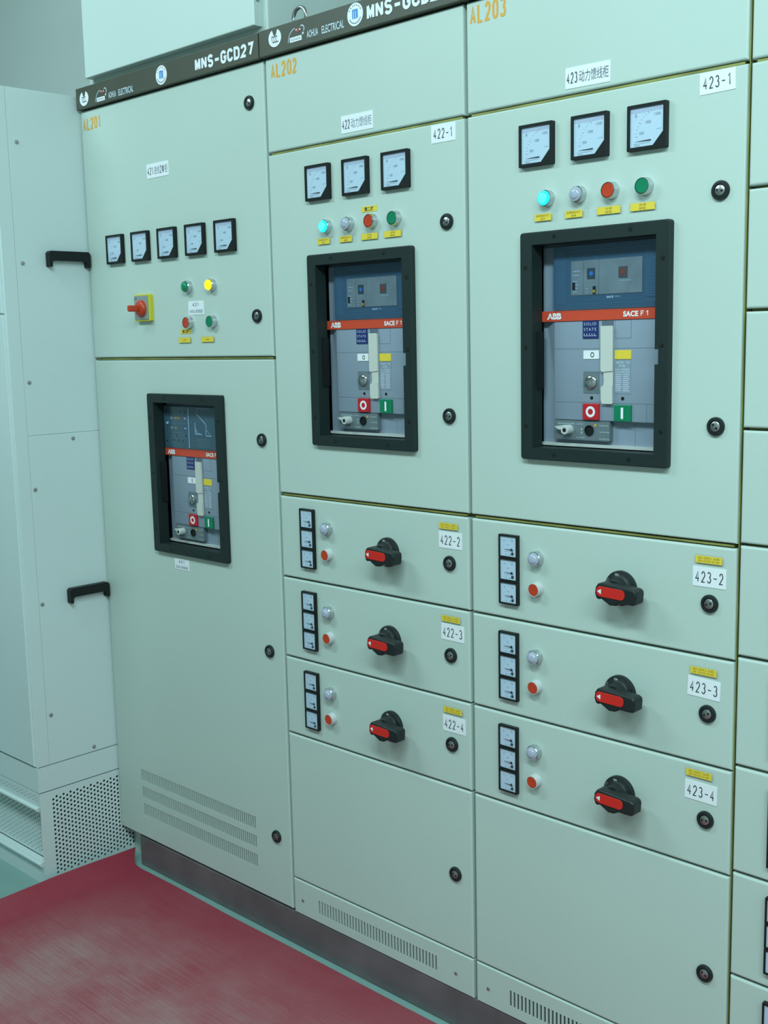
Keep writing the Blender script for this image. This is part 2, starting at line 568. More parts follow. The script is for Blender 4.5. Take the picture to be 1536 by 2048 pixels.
def small_meter(parent, cx, cz):
    h = .0240
    win = rrect(-h+.0036, h-.0036, -h+.0036, h-.0036)
    o = link('small_meter', cached('small_meter', lambda: B().slab(rrect(-h, h, -h, h, .001, 2), -.0090, 0, 'black', [win], bev=.0006, back=False)), parent, (cx, 0, cz))
    def dial():
        b = B().flat(win, -.0066, 'dial')
        Y = -.0069
        b.text('A', -.0120, -.0090, .0100, .0145, Y, 'ink_soft')
        b.text('50', .0070, .0125, .0110, .0140, Y, 'ink_soft')
        b.text('25', -.0035, .0010, .0020, .0045, Y, 'ink_soft')
        for k in range(9):
            a = math.radians(172 - k*9.5)
            x, z = .0115+.0255*math.cos(a), -.0085+.0255*math.sin(a)
            b.flat(circle(x, z, .0005, 6), Y, 'ink_soft')
        b.rect(-.010, .004, -.0105, -.0101, Y, 'ink_soft')
        b.flat(circle(-.0055, -.0165, .0012, 8), Y, 'ink_soft')
        b.text('IDM', .002, .007, -.0178, -.0155, Y, 'ink_soft')
        return b
    part('dial', cached('small_dial', dial), o, (cx, 0, cz))
    def needle():
        b = B().slab([(-.0110, -.0056), (.0085, -.0072), (.0085, -.0058)], -.0079, -.0074, 'ink')
        b.slab([(.0060, -.0085), (.0125, -.0085), (.0110, -.0040), (.0075, -.0030)], -.0079, -.0074, 'ink')
        return b
    part('pointer', cached('small_pointer', needle), o, (cx, 0, cz))
    part('adjuster', cached('small_adjuster', lambda: B().rev([(.0031, -.0066), (.0031, -.0078)], .0107, -.0140, 'ink', 14)), o, (cx, 0, cz))
    part('glass', cached('small_glass', lambda: B().slab(win, -.0087, -.0081, 'glass')), o, (cx, 0, cz))
    return o

def lamp(parent, cx, cz, kind):
    """pilot lamp: knurled chrome ring with a domed lens"""
    def ring():
        b = B()
        n = 36; prof = [(.0160, 0), (.0160, -.002), (.0150, -.006), (.0150, -.012), (.0138, -.0135), (.0128, -.0128)]
        b.rev(prof, 0, 0, 'chrome', n, smooth=False, cap=False)
        return b
    lens = dict(grey='lens_grey', cyan='lens_cyan', yellow='lens_yellow', green='lens_green')[kind]
    o = link('indicator_lamp', cached('lamp_ring', ring), parent, (cx, 0, cz))
    def dome():
        b = B().rev([(.0130, -.0090), (.0130, -.0150), (.0122, -.0168), (.0100, -.0172), (.0096, -.0178)], 0, 0, lens, 28, cap=False)
        core = 'lens_cyan_core' if kind == 'cyan' else lens
        b.rev([(.0096, -.0178), (.0080, -.0192), (.0050, -.0201), (.0022, -.0204)], 0, 0, core, 28)
        return b
    part('lens', cached('lamp_lens_'+kind, dome), o, (cx, 0, cz), label=None)
    return o

def push_button(parent, cx, cz, colour, small=False):
    ring_m = 'collar_white' if small else 'chrome'
    k = 0.92 if small else 1.0
    key = 'push_collar_s' if small else 'push_collar'
    o = link('push_button', cached(key, lambda: B().rev([(.0160*k, 0), (.0160*k, -.002), (.0152*k, -.0040), (.0148*k, -.0135), (.0142*k, -.0150), (.0133*k, -.0150), (.0130*k, -.0120)], 0, 0, ring_m, 30, cap=False)), parent, (cx, 0, cz))
    part('button_cap', cached('cap_%s_%s' % (colour, small), lambda: B().rev([(.0129*k, -.006), (.0129*k, -.0142), (.0120*k, -.0152), (.0060*k, -.0149)], 0, 0, 'cap_'+colour, 28)), o, (cx, 0, cz))
    return o

def lock(parent, cx, cz, turn=0.0):
    o = link('cam_lock', cached('lock_bezel', lambda: B().rev([(.0165, 0), (.0165, -.0035), (.0150, -.0060), (.0108, -.0066), (.0100, -.0050), (.0100, -.0022)], 0, 0, 'grip_black', 28)), parent, (cx, 0, cz))
    def cam():
        b = B().rev([(.0092, -.002), (.0092, -.0050), (.0082, -.0058)], 0, 0, 'steel', 22)
        b.slab([(-.0062, -.0018), (.0062, -.0018), (.0062, .0018), (-.0062, .0018)], -.0063, -.0058, 'hole')
        b.rev([(.0026, -.0058), (.0026, -.0066)], 0, 0, 'steel', 12)
        return b
    c = part('lock_cylinder', cached('lock_cam', cam), o, (cx, 0, cz))
    c.rotation_euler = (0, turn, 0)
    return o

def tape_holder(parent, cx, cz, w, lines, tape=(0.0, 1.0), tw=None):
    """clear plastic name holder with a yellow paper strip"""
    h = .0185
    o = link('name_holder', cached('holder_%g' % w, lambda: B().slab(rrect(-w/2, w/2, -h/2, h/2, .001, 2), -.0026, -.0004, 'acrylic', bev=.0006)), parent, (cx, 0, cz))
    t0 = -w/2 + .003 + tape[0]*(w-.006)
    t1 = -w/2 + .003 + tape[1]*(w-.006)
    b = B().slab(rrect(t0, t1, -.0065, .0065), -.0032, -.0027, 'tape')
    n = len(lines)
    for i, s in enumerate(lines):
        zc = (.0030 if n == 2 else 0) - i*.0060
        m = (t1-t0)*(0.36 if len(s) < 5 else 0.10)
        b.text(s, t0+m, t1-m, zc-.0022, zc+.0022, -.0034, 'tape_ink')
    part('paper_strip', b, o, (cx, 0, cz))
    return o

def sticker(parent, cx, cz, w, h, lines, rot=0.0, m='label_white', ink='ink', fill=0.86, th=0.6, name='label_plate', bold=0.0, sw=.0018):
    b = B().slab(rrect(-w/2, w/2, -h/2, h/2), -.0010, 0, m)
    n = len(lines)
    for i, s in enumerate(lines):
        zc = h*(0.5 - (i+0.5)/n)
        f = fill if not isinstance(fill, (list, tuple)) else fill[i]
        t = h/n*th/2
        if isinstance(s, str) and all(ch in '0123457-' for ch in s):
            b.strokes(s, -w/2*f, w/2*f, zc-t, zc+t, -.0013, ink, sw)
        elif isinstance(s, (list, tuple)):
            for txt, u0, u1, im in s:
                xa, xb = w*f*(u0-.5), w*f*(u1-.5)
                if txt[0] in GLYPH: b.strokes(txt, xa, xb, zc-t*.95, zc+t*.95, -.0013, im, sw, .35)
                else: b.text(txt, xa, xb, zc-t, zc+t, -.0013, im)
        else:
            b.text(s, -w/2*f, w/2*f, zc-t, zc+t, -.0013, ink, bold=bold)
    b.turned(rot)
    return part(name, b, parent, (cx, 0, cz))

def painted(parent, s, x0, x1, z0, z1, y=-.0004):
    return part('lettering', B().strokes(s, x0, x1, z0, z1, y, 'orange', .0050, .26), parent, None)

def screw(parent, cx, cz, r=.0045, y=0.0):
    def f():
        b = B().rev([(r, 0), (r*.9, -.0018), (r*.5, -.0026)], 0, 0, 'screw_steel', 14)
        b.rect(-r*.6, r*.6, -r*.12, r*.12, -.00275, 'hole')
        return b
    return part('screw', cached('screw_%g' % r, f), parent, (cx, y, cz))

def sheet(outer, holes):
    """door pressed from thin sheet: front skin with its openings, edges folded back"""
    b = B().slab(outer, 0, .0036, 'paint', holes, bev=.0033, seg=4)
    return b.slab(outer, .0036, DOOR, 'paint', [offset(outer, .0018)])

def slots(x0, x1, n, z0, z1, w):
    p = (x1-x0-w)/(n-1)
    return [rrect(x0+i*p, x0+i*p+w, z0, z1) for i in range(n)]

def rotary_handle(parent, cx, cz):
    """black door-mounted isolator handle pointing left, red insert"""
    def flange():
        b = B().rev([(.0335, 0), (.0335, -.0060), (.0320, -.0085), (.0230, -.0110), (.0215, -.0130), (.0200, -.0220), (.0185, -.0300)], 0, 0, 'grip_black', 40)
        b.text('ON', -.0085, -.0010, .0245, .0290, -.0110, 'white')
        b.text('OFF', -.0285, -.0205, .0125, .0160, -.0104, 'ink_soft', rot=math.radians(50))
        return b
    o = link('rotary_handle', cached('handle_flange', flange), parent, (cx, 0, cz))
    def grip():
        out = [(-.0240, -.0148), (-.0195, -.0170), (-.0130, -.0150), (-.0060, -.0185), (.0060, -.0245), (.0180, -.0235), (.0290, -.0170), (.0420, -.0175),
               (.0560, -.0165), (.0610, -.0125), (.0620, .0050), (.0600, .0105), (.0550, .0130), (.0150, .0150), (-.0150, .0160), (-.0220, .0130), (-.0265, .0060), (-.0275, -.0060)]
        b = B().slab(out, -.0510, -.0240, 'grip_black', bev=.0045, seg=3)
        b.slab([(x*.85+.004, z*.8) for x, z in out], -.0240, -.0180, 'grip_black')
        return b
    g = part('grip', cached('handle_grip', grip), o, (cx, 0, cz))
    def ins():
        b = B().slab(rrect(-.0225, .0385, -.0098, .0098, .0085, 5), -.0524, -.0508, 'insert_red', bev=.0006)
        b.flat([(-.0200, .0), (-.0115, -.0050), (-.0115, .0050)], -.0528, 'white')
        return b
    i = part('red_insert', cached('handle_insert', ins), o, (cx, 0, cz), label='red insert with white arrow')
    g.rotation_euler = i.rotation_euler = (0, math.radians(2.0), 0)
    return o

def drawer(x, zc, h, label, group, number=None, num_at=(0, 0), num_rot=0, tag_at=(0, 0), ox=0.0, width=0.6):
    x0, x1 = x
    t = thing('drawer_unit', label, 'drawer', (x0+.3, 0, zc-h/2), group)
    part('front_panel', B().slab(rrect(x0, x1, zc-h/2, zc+h/2), 0, DOOR, 'paint', bev=.0042, seg=4), t)
    tr = B()
    a, b_, y0, y1, z0, z1 = x0+.045, x1-.045, DOOR, .42, zc-h/2+.03, zc+h/2-.03
    tr.box(a, b_, y0, y1, z0, z0+.002, 'inside_shade'); tr.box(a, a+.002, y0, y1, z0+.002, z1, 'inside_shade'); tr.box(b_-.002, b_, y0, y1, z0+.002, z1, 'inside_shade')
    tr.box(a+.002, b_-.002, y1-.002, y1, z0+.002, z1, 'inside_shade')
    part('tray', tr, t)
    for k in (1, 0, -1): small_meter(t, x0+.0755+.024+ox, zc+.003+k*.0483)
    lamp(t, x0+.1668+ox*1.3, zc+.0335, 'grey')
    push_button(t, x0+.1672+ox*1.3, zc-.0285, 'red', True)
    rotary_handle(t, x0+.366, zc)
    lock(t, x0+.5480, zc-.0040, random.uniform(-.5, .5))
    if number:
        sticker(t, num_at[0], num_at[1], .0645, .0355, [number], num_rot, fill=.84, th=.58)
        tape_holder(t, tag_at[0], tag_at[1], .0575, ['421-2WL1 3x95', 'ZR-YJV22-3x185'])
    return t

def window_frame(parent, cx, cz):
    """black moulded escutcheon round the breaker, with ten fixing screws and a deep collar"""
    W, H = .1635, .2180
    o = None
    def f():
        iw, ih = .1350, .1940
        inner = [(-iw, -ih), (iw, -ih), (iw, -.0330), (iw+.0072, -.0330), (iw+.0072, -.0062), (iw, -.0062), (iw, ih), (-iw, ih)]
        b = B().slab(rrect(-W, W, -H, H, .006, 3), -.012, 0, 'collar_black', [inner], bev=.002)
        b.slab(rrect(-iw-.010, iw+.010, -ih-.010, ih+.010), 0, .0205, 'collar_black', [rrect(-iw, iw, -ih, ih)])
        b.box(-iw, -iw+.005, .002, .0205, -.08, .03, 'black')
        return b
    o = part('window_frame', cached('window_frame', f), parent, (cx, 0, cz), label='black moulded frame round the breaker window')
    def sc():
        return B().rev([(.0045, -.0119), (.0045, -.0122)], 0, 0, 'hole', 12).rev([(.0028, -.0122), (.0024, -.0128)], 0, 0, 'black', 10)
    for dx, dz in ((-.083, .2065), (.083, .2065), (-.083, -.2065), (.083, -.2065), (-.150, .152), (-.150, 0), (-.150, -.153), (.149, .152), (.149, 0), (.149, -.153)):
        part('screw', cached('frame_screw', sc), o, (cx+dx, 0, cz+dz))
    return o

def breaker(cx, cz, label, variant, sign):
    """withdrawable air circuit breaker, its front face standing just behind the window"""
    t = thing('circuit_breaker', label, 'circuit breaker', (cx, .2, cz-.19), 'withdrawable circuit breakers')
    Y = .0240                                        # main cover plane
    L = lambda x, z: (cx+x, 0, cz+z)
    def P(name, b, lab=None, par=None): return part(name, b, par or t, (cx, 0, cz), lab)
    # rear block and moulded front cover with a sloping left flank
    P('housing', B().box(-.150, .150, .045, .30, -.200, .203, 'breaker_grey'))
    def cover():
        b = B()
        b.box(-.1420, .1400, Y+.012, .045, -.188, .190, 'breaker_grey')
        b.slab([(-.1080, -.1400), (.1380, -.1400), (.1380, .0490), (-.1080, .0490)], Y, Y+.012, 'breaker_grey', bev=.0012)
        # sloping flank between the side wall and the face
        b.add([(-.1080, Y, .049), (-.1080, Y, -.04), (-.1080, Y+.012, -.04), (-.1330, Y+.012, .049)], [(0, 1, 2), (0, 2, 3), (0, 3, 1), (1, 3, 2)], 'breaker_grey')
        b.box(-.1420, .1390, Y+.004, Y+.012, -.192, -.186, 'knob_grey')
        for x0, x1, z in ((-.108, .138, -.1065), (.067, .138, -.1405), (-.108, .138, -.0045)):
            b.rect(x0, x1, z, z+.0007, Y-.0002, 'breaker_seam')
        for x, z0, z1 in ((.067, -.188, -.140), (.098, -.140, -.1065), (.0635, .0145, .0485), (.029, .0145, .0485)):
            b.rect(x, x+.0007, z0, z1, Y-.0002 if z0 > -.15 else Y+.0118, 'breaker_seam')
        b.rect(.029, .0642, .0140, .0147, Y-.0002, 'breaker_seam')
        b.rev([(.0035, Y-.0001), (.0035, Y-.0004)], -.0215, -.0970, 'hole', 12)
        b.rev([(.0035, Y-.0001), (.0035, Y-.0004)], .0470, -.0970, 'hole', 12)
        return b
    P('front_cover', cached('breaker_cover', cover))
    def strip():
        b = B().slab(rrect(-.1370, .1380, .0485, .0685), Y-.0020, Y+.004, 'strip_red', bev=.0006)
        b.text('ABB', -.1240, -.0900, .0525, .0645, Y-.0024, 'white', bold=.05, spacing=.95)
        b.rect(-.1245, -.0895, .0582, .0588, Y-.0027, 'strip_red')
        b.text('SACE', .0480, .0800, .0535, .0635, Y-.0024, 'white', bold=.035)
        b.strokes('F1', .0850, .1030, .0535, .0635, Y-.0024, 'white', .0017, .4)
        return b
    P('brand_strip', cached('brand_strip', strip), 'red strip with white lettering')
    if variant == 1:
        def unit():
            b = B().slab(rrect(-.1100, .1330, .0690, .1900, .002, 2), Y-.0010, Y+.012, 'trip_blue', bev=.001)
            for k in range(24):
                z = .0830 + k*.0041
                b.rect(-.1040, -.0820, z, z+.0011, Y-.0013, 'trip_line')
                b.rect(.0930, .1200, z, z+.0011, Y-.0013, 'trip_line')
            for z in (.0870, .0800, .1780):
                b.rect(-.0780, .1200, z, z+.0006, Y-.0013, 'trip_line')
            b.text('MICROPROCESSOR', -.0220, .0070, .0895, .0925, Y-.0014, 'trip_line')
            b.text('SACE', .0110, .0260, .0890, .0928, Y-.0014, 'white', bold=.03)
            b.text('PR1', .0290, .0400, .0895, .0925, Y-.0014, 'dial_grey')
            return b
        u = P('trip_unit', cached('trip_unit_plain', unit))
        def face():
            b = B().slab(rrect(-.0680, .0870, .0965, .1605), Y-.0020, Y-.0011, 'trip_face')
            for x in (-.0400, -.0060): b.rect(x, x+.0006, .0965, .1605, Y-.0023, 'trip_teal')
            for z, w in ((.1500, .008), (.1405, .016), (.1330, .014), (.1215, .010), (.1150, .014), (.1090, .012), (.1020, .010)):
                b.rect(-.0640+(.007 if w < .009 else .0), -.0640+w, z, z+.0014, Y-.0023, 'dial_grey')
            b.rect(-.0650, -.0585, .1065, .1205, Y-.0025, 'black')
            b.rect(-.0350, -.0300, .1070, .1085, Y-.0023, 'dial_grey'); b.rect(-.0340, -.0300, .1010, .1022, Y-.0023, 'dial_grey')
            b.rect(.0385, .0640, .1190, .1200, Y-.0023, 'dial_grey')
            b.rect(-.0235, -.0205, .1230, .1240, Y-.0023, 'dial_grey')
            return b
        P('faceplate', cached('trip_face', face), None, u)
        P('reset_key', cached('key_blue', lambda: B().slab(rrect(-.0310, -.0140, .1260, .1455), Y-.0035, Y-.0021, 'key_dark').slab(circle(-.0215, .1352, .0042, 12), Y-.0042, Y-.0035, 'led_blue')), 'dark key with blue dot', u)
        P('test_key', cached('key_red', lambda: B().slab(rrect(.0380, .0560, .1250, .1445), Y-.0035, Y-.0021, 'key_brown').slab(circle(.0470, .1345, .0036, 12), Y-.0042, Y-.0035, 'cap_red')), 'brown key with red dot', u)
        P('selector_switch', cached('dip', lambda: B().slab(rrect(-.0185, -.0125, .0978, .1118), Y-.0032, Y-.0021, 'black').slab(rrect(-.0182, -.0128, .1000, .1050), Y-.0042, Y-.0032, 'led_amber')), None, u)
        P('clear_cover', cached('trip_cover', lambda: B().slab(rrect(-.1090, .1320, .0705, .1885, .004, 3), Y-.0075, Y-.0055, 'cover_clear', bev=.0008)), None, u)
    else:
        def unit():
            b = B().slab(rrect(-.1380, .1330, .0690, .1840, .002, 2), Y-.0010, Y+.012, 'trip_teal', bev=.001)
            b.rect(-.0255, -.0220, .0720, .1790, Y-.0022, 'dial')
            return b
        u = P('trip_unit', cached('trip_unit_curve', unit))
        def chart():
            b = B().slab(rrect(-.0190, .1300, .0730, .1800), Y-.0018, Y-.0011, 'trip_teal')
            def seg(p, q, w=.0011, m='dial'):
                p, q = (p[0]*.85-.026, p[1]), (q[0]*.85-.026, q[1])
                d = Vector((q[0]-p[0], q[1]-p[1])).normalized(); n = Vector((-d.y, d.x))*w
                b.flat([(p[0]-n.x, p[1]-n.y), (q[0]-n.x, q[1]-n.y), (q[0]+n.x, q[1]+n.y), (p[0]+n.x, p[1]+n.y)], Y-.0021, m)
            seg((.045, .1650), (.090, .1390)); seg((.090, .1390), (.094, .1280))
            seg((.036, .1420), (.036, .1110)); seg((.036, .1110), (.071, .1110))
            for k in range(6): seg((.037, .138-.004*k), (.040+.0052*k, .1115), .0004)
            seg((.091, .1260), (.091, .1080)); seg((.091, .1080), (.118, .1080)); seg((.092, .125), (.116, .1085), .0005)
            seg((.040, .1790), (.110, .1790), .0012, 'switch_grey')
            b.text('I / In', .010, .021, .1700, .1740, Y-.0021, 'dial_grey')
            for k in range(8): seg((.040, .098-.003*k), (.110, .098-.003*k), .0003, 'switch_grey')
            return b
        P('curve_chart', cached('trip_chart', chart), 'time curve chart in white lines', u)
        def keys():
            b = B().slab(rrect(-.1330, -.0040, .0740, .1790), Y-.0018, Y-.0011, 'trip_teal')
            for z, cols in ((.1490, ('led_amber', 'led_amber', 'cap_red')), (.1225, ('led_amber',))):
                for i, m in enumerate(cols):
                    b.rect(-.078+i*.016, -.065+i*.016, z, z+.0045, Y-.0021, m)
            for z in (.149, .1225):
                b.rect(-.0980, -.0880, z, z+.004, Y-.0021, 'dial_grey'); b.rect(-.0240, -.0130, z, z+.004, Y-.0021, 'dial_grey')
            for x in (-.046, -.022): b.rect(x, x+.005, .166, .172, Y-.0021, 'hole')
            for x, z in ((-.085, .088), (-.060, .088), (-.038, .087), (-.020, .101), (-.070, .101)): b.rect(x, x+.005, z, z+.006, Y-.0021, 'hole')
            for z in (.137, .111, .104, .096): b.rect(-.100, -.012, z, z+.0006, Y-.0021, 'switch_grey')
            b.rect(-.124, -.117, .165, .172, Y-.0021, 'hole'); b.rect(-.124, -.119, .085, .091, Y-.0021, 'hole')
            return b
        P('keypad', cached('trip_keys', lambda: keys().mapped(lambda x, y, z: (-.133+(x+.133)*.82, y, z))), 'keypad with small amber markers', u)
        P('seal_knob', cached('seal_knob', lambda: B().rev([(.004, Y-.0018), (.0036, Y-.005)], -.118, .1370, 'dial', 12)), None, u)
        P('clear_cover', cached('trip_cover_b', lambda: B().slab(rrect(-.1310, .1320, .0705, .1830, .004, 3), Y-.0075, Y-.0055, 'cover_clear', bev=.0008)), None, u)
    def badge():
        b = B().slab(rrect(-.0415, -.0065, .0150, .0482), Y-.0016, Y, 'badge_blue')
        b.text('SOLID', -.0385, -.0110, .0395, .0450, Y-.0019, 'dial_grey', spacing=1.3)
        b.text('STATE', -.0385, -.0110, .0292, .0347, Y-.0019, 'dial_grey', spacing=1.3)
        for k in range(5):
            x = -.0385 + k*.0058
            b.rect(x, x+.0012, .0195, .0245, Y-.0019, 'dial_grey'); b.rect(x, x+.0050, .0195, .0205, Y-.0019, 'dial_grey')
        return b
    P('badge', cached('badge', badge), 'dark blue badge with white lettering')
    P('position_indicator', cached('pos_%s' % sign, lambda: B().slab(rrect(-.0400, -.0050, -.0235, -.0075, .001, 2), Y-.0012, Y, 'white')
        .text('O' if sign == 'O' else 'I', -.0240 if sign == 'O' else -.0215, -.0155 if sign == 'O' else -.0190, -.0205, -.0105, Y-.0015, 'ink', bold=.02)), 'white indicator flag')
    P('spring_indicator', cached('spring_flag', lambda: B().slab(rrect(.0295, .0650, -.0240, -.0075, .001, 2), Y-.0012, Y, 'tape')), 'yellow indicator flag')
    def rating():
        b = B().slab(rrect(.0290, .0640, -.0880, -.0265), Y-.0006, Y, 'breaker_grey')
        rows = (('SACE  CE', -.030), ('F1B', -.0365), ('In=1250A', -.0430), ('Ue=415V', -.0480))
        for s, z in rows: b.text(s, .0315 if s != 'F1B' else .040, .0620 if s != 'F1B' else .052, z-.0019, z+.0019, Y-.0009, 'dial')
        for k in range(9):
            z = -.0535-k*.0037
            b.rect(.0315, .0450-.001*(k % 3), z, z+.0016, Y-.0009, 'dial_grey'); b.rect(.0475, .0615-.002*(k % 2), z, z+.0016, Y-.0009, 'dial_grey')
        return b
    P('rating_plate', cached('rating_plate', rating), 'rating plate in fine white print')
    def keyplate():
        return B().slab(rrect(-.0400, -.0045, -.0880, -.0470, .001, 2), Y-.0010, Y, 'panel_dark')
    kp = P('key_plate', cached('key_plate', keyplate))
    P('key_lock', cached('key_barrel', lambda: B().rev([(.0125, Y-.001), (.0125, Y-.0050), (.0105, Y-.0072), (.0060, Y-.0082)], -.0215, -.0665, 'chrome', 24).box(-.0345, -.0215, Y-.0100, Y-.0083, -.0680, -.0655, 'chrome').box(-.0225, -.0200, Y-.0130, Y-.0082, -.0740, -.0640, 'chrome')), 'chrome key lock', kp)
    def lever():
        b = B()
        b.slab([(.0025, .0365), (.0268, .0365), (.0272, -.0445), (.0062, -.0465), (.0028, -.0440)], Y-.0062, Y-.0010, 'lever', bev=.0012)
        b.slab([(.0078, -.0465), (.0268, -.0445), (.0270, -.0720), (.0068, -.0760), (.0078, -.0740), (.0090, -.0640), (.0083, -.0520)], Y-.0042, Y-.0010, 'lever', bev=.001)
        b.slab([(.0042, -.0770), (.0092, -.0735), (.0272, -.0715), (.0276, -.1060), (.0062, -.1060), (.0047, -.1000)], Y-.0072, Y-.0010, 'lever', bev=.0012)
        b.box(.001, .0262, Y-.0006, Y, .0370, .0480, 'breaker_seam')
        return b
    P('charging_lever', cached('charging_lever', lever), 'pale spring charging lever')
    P('open_button', cached('open_button', lambda: B().slab(rrect(-.0390, -.0030, -.1385, -.1075, .001, 2), Y-.0050, Y, 'btn_red', bev=.001)
        .slab(circle(-.0210, -.1230, .0105, 24), Y-.0053, Y-.0051, 'white', [circle(-.0210, -.1230, .0058, 20)])), 'red button marked O')
    P('close_button', cached('close_button', lambda: B().slab(rrect(.0310, .0672, -.1395, -.1085, .001, 2), Y-.0050, Y, 'btn_green', bev=.001)
        .slab(rrect(.0463, .0515, -.1345, -.1135), Y-.0053, Y-.0051, 'white')), 'green button marked I')
    def rack():
        b = B().slab(rrect(-.1080, .0190, -.1785, -.1410, .0008, 2), Y-.0004, Y+.012, 'panel_dark')
        Z = Y-.0007
        b.text('RELEASE RACKING', -.0990, -.0600, -.1485, -.1462, Z, 'dial'); b.text('CONNECT', -.0555, -.0395, -.1485, -.1465, Z, 'dial')
        b.text('CONNECTED', -.0040, .0160, -.1500, -.1480, Z, 'dial'); b.text('TEST ISOLATED', -.0040, .0190, -.1625, -.1605, Z, 'dial')
        b.text('DISCONNECTED', -.0040, .0185, -.1755, -.1735, Z, 'dial'); b.text('DISCONNECT', -.0560, -.0360, -.1745, -.1725, Z, 'dial')
        b.flat([(-.0455, -.1585), (-.0425, -.1585), (-.0440, -.1545)], Z, 'dial'); b.flat([(-.0455, -.1625), (-.0440, -.1665), (-.0425, -.1625)], Z, 'dial')
        b.flat([(-.0925, -.1630), (-.0890, -.1630), (-.0907, -.1675)], Z, 'dial')
        b.slab(circle(-.0125, -.1492, .0026, 10), Y-.0016, Y-.0004, 'led_amber')
        return b
    rp = P('racking_panel', cached('racking_panel', rack), 'dark racking panel with white lettering')
    def knob():
        b = B().rev([(.0095, Y-.0004), (.0090, Y-.016), (.0080, Y-.018)], -.0720, -.1590, 'knob_grey', 20)
        b.slab([(-.0980, -.1535), (-.0720, -.1500), (-.0640, -.1545), (-.0690, -.1600), (-.0900, -.1575)], Y-.0120, Y-.0020, 'knob_grey', bev=.001)
        b.rev([(.0042, Y-.0181), (.0042, Y-.0184)], -.0720, -.1590, 'hole', 12)
        return b
    P('shutter_knob', cached('shutter_knob', knob), 'pale grey knob', rp)
    P('crank_socket', cached('crank_socket', lambda: B().rev([(.0100, Y-.0004), (.0100, Y-.0030), (.0085, Y-.0030), (.0080, Y-.0008)], -.0260, -.1590, 'black', 22)), 'black crank socket', rp)
    return t

# ------------------------------------------------------------------ cabinets of the row
def shell(x0, x1, z0, zt, depth=.80, y0=.020):
    """sheet-metal carcass, open at the front"""
    b = B(); w = .002
    b.box(x0, x0+w, y0, depth, z0, zt, 'inside_shade'); b.box(x1-w, x1, y0, depth, z0, zt, 'inside_shade')
    b.box(x0+w, x1-w, depth-w, depth, z0, zt, 'inside_shade')
    b.box(x0+w, x1-w, y0, depth-w, zt-w, zt, 'inside_shade'); b.box(x0+w, x1-w, y0, depth-w, z0, z0+w, 'inside_shade')
    return b

def frame(x0, x1, z0, zt, bars):
    b = B()
    for xa in (x0+.003, x1-.043):
        b.box(xa, xa+.040, .0225, .060, z0+.003, zt-.003, 'zinc')
    for z in bars:
        b.box(x0+.044, x1-.044, .0225, .040, z-.018, z+.018, 'zinc')
        if any(abs(z-q) < .001 for q in (1.9905, 1.1866, 1.5174)):      # wide gaps show the yellow-passivated rail
            b.box(x0+.010, x1-.010, .0050, .0223, z-.0022, z+.0018, 'zinc')
    if x0 > .5 and x0 < 1: b.box(x1-.0020, x1-.0004, .0060, .0220, z0+.003, zt-.003, 'zinc')
    return b

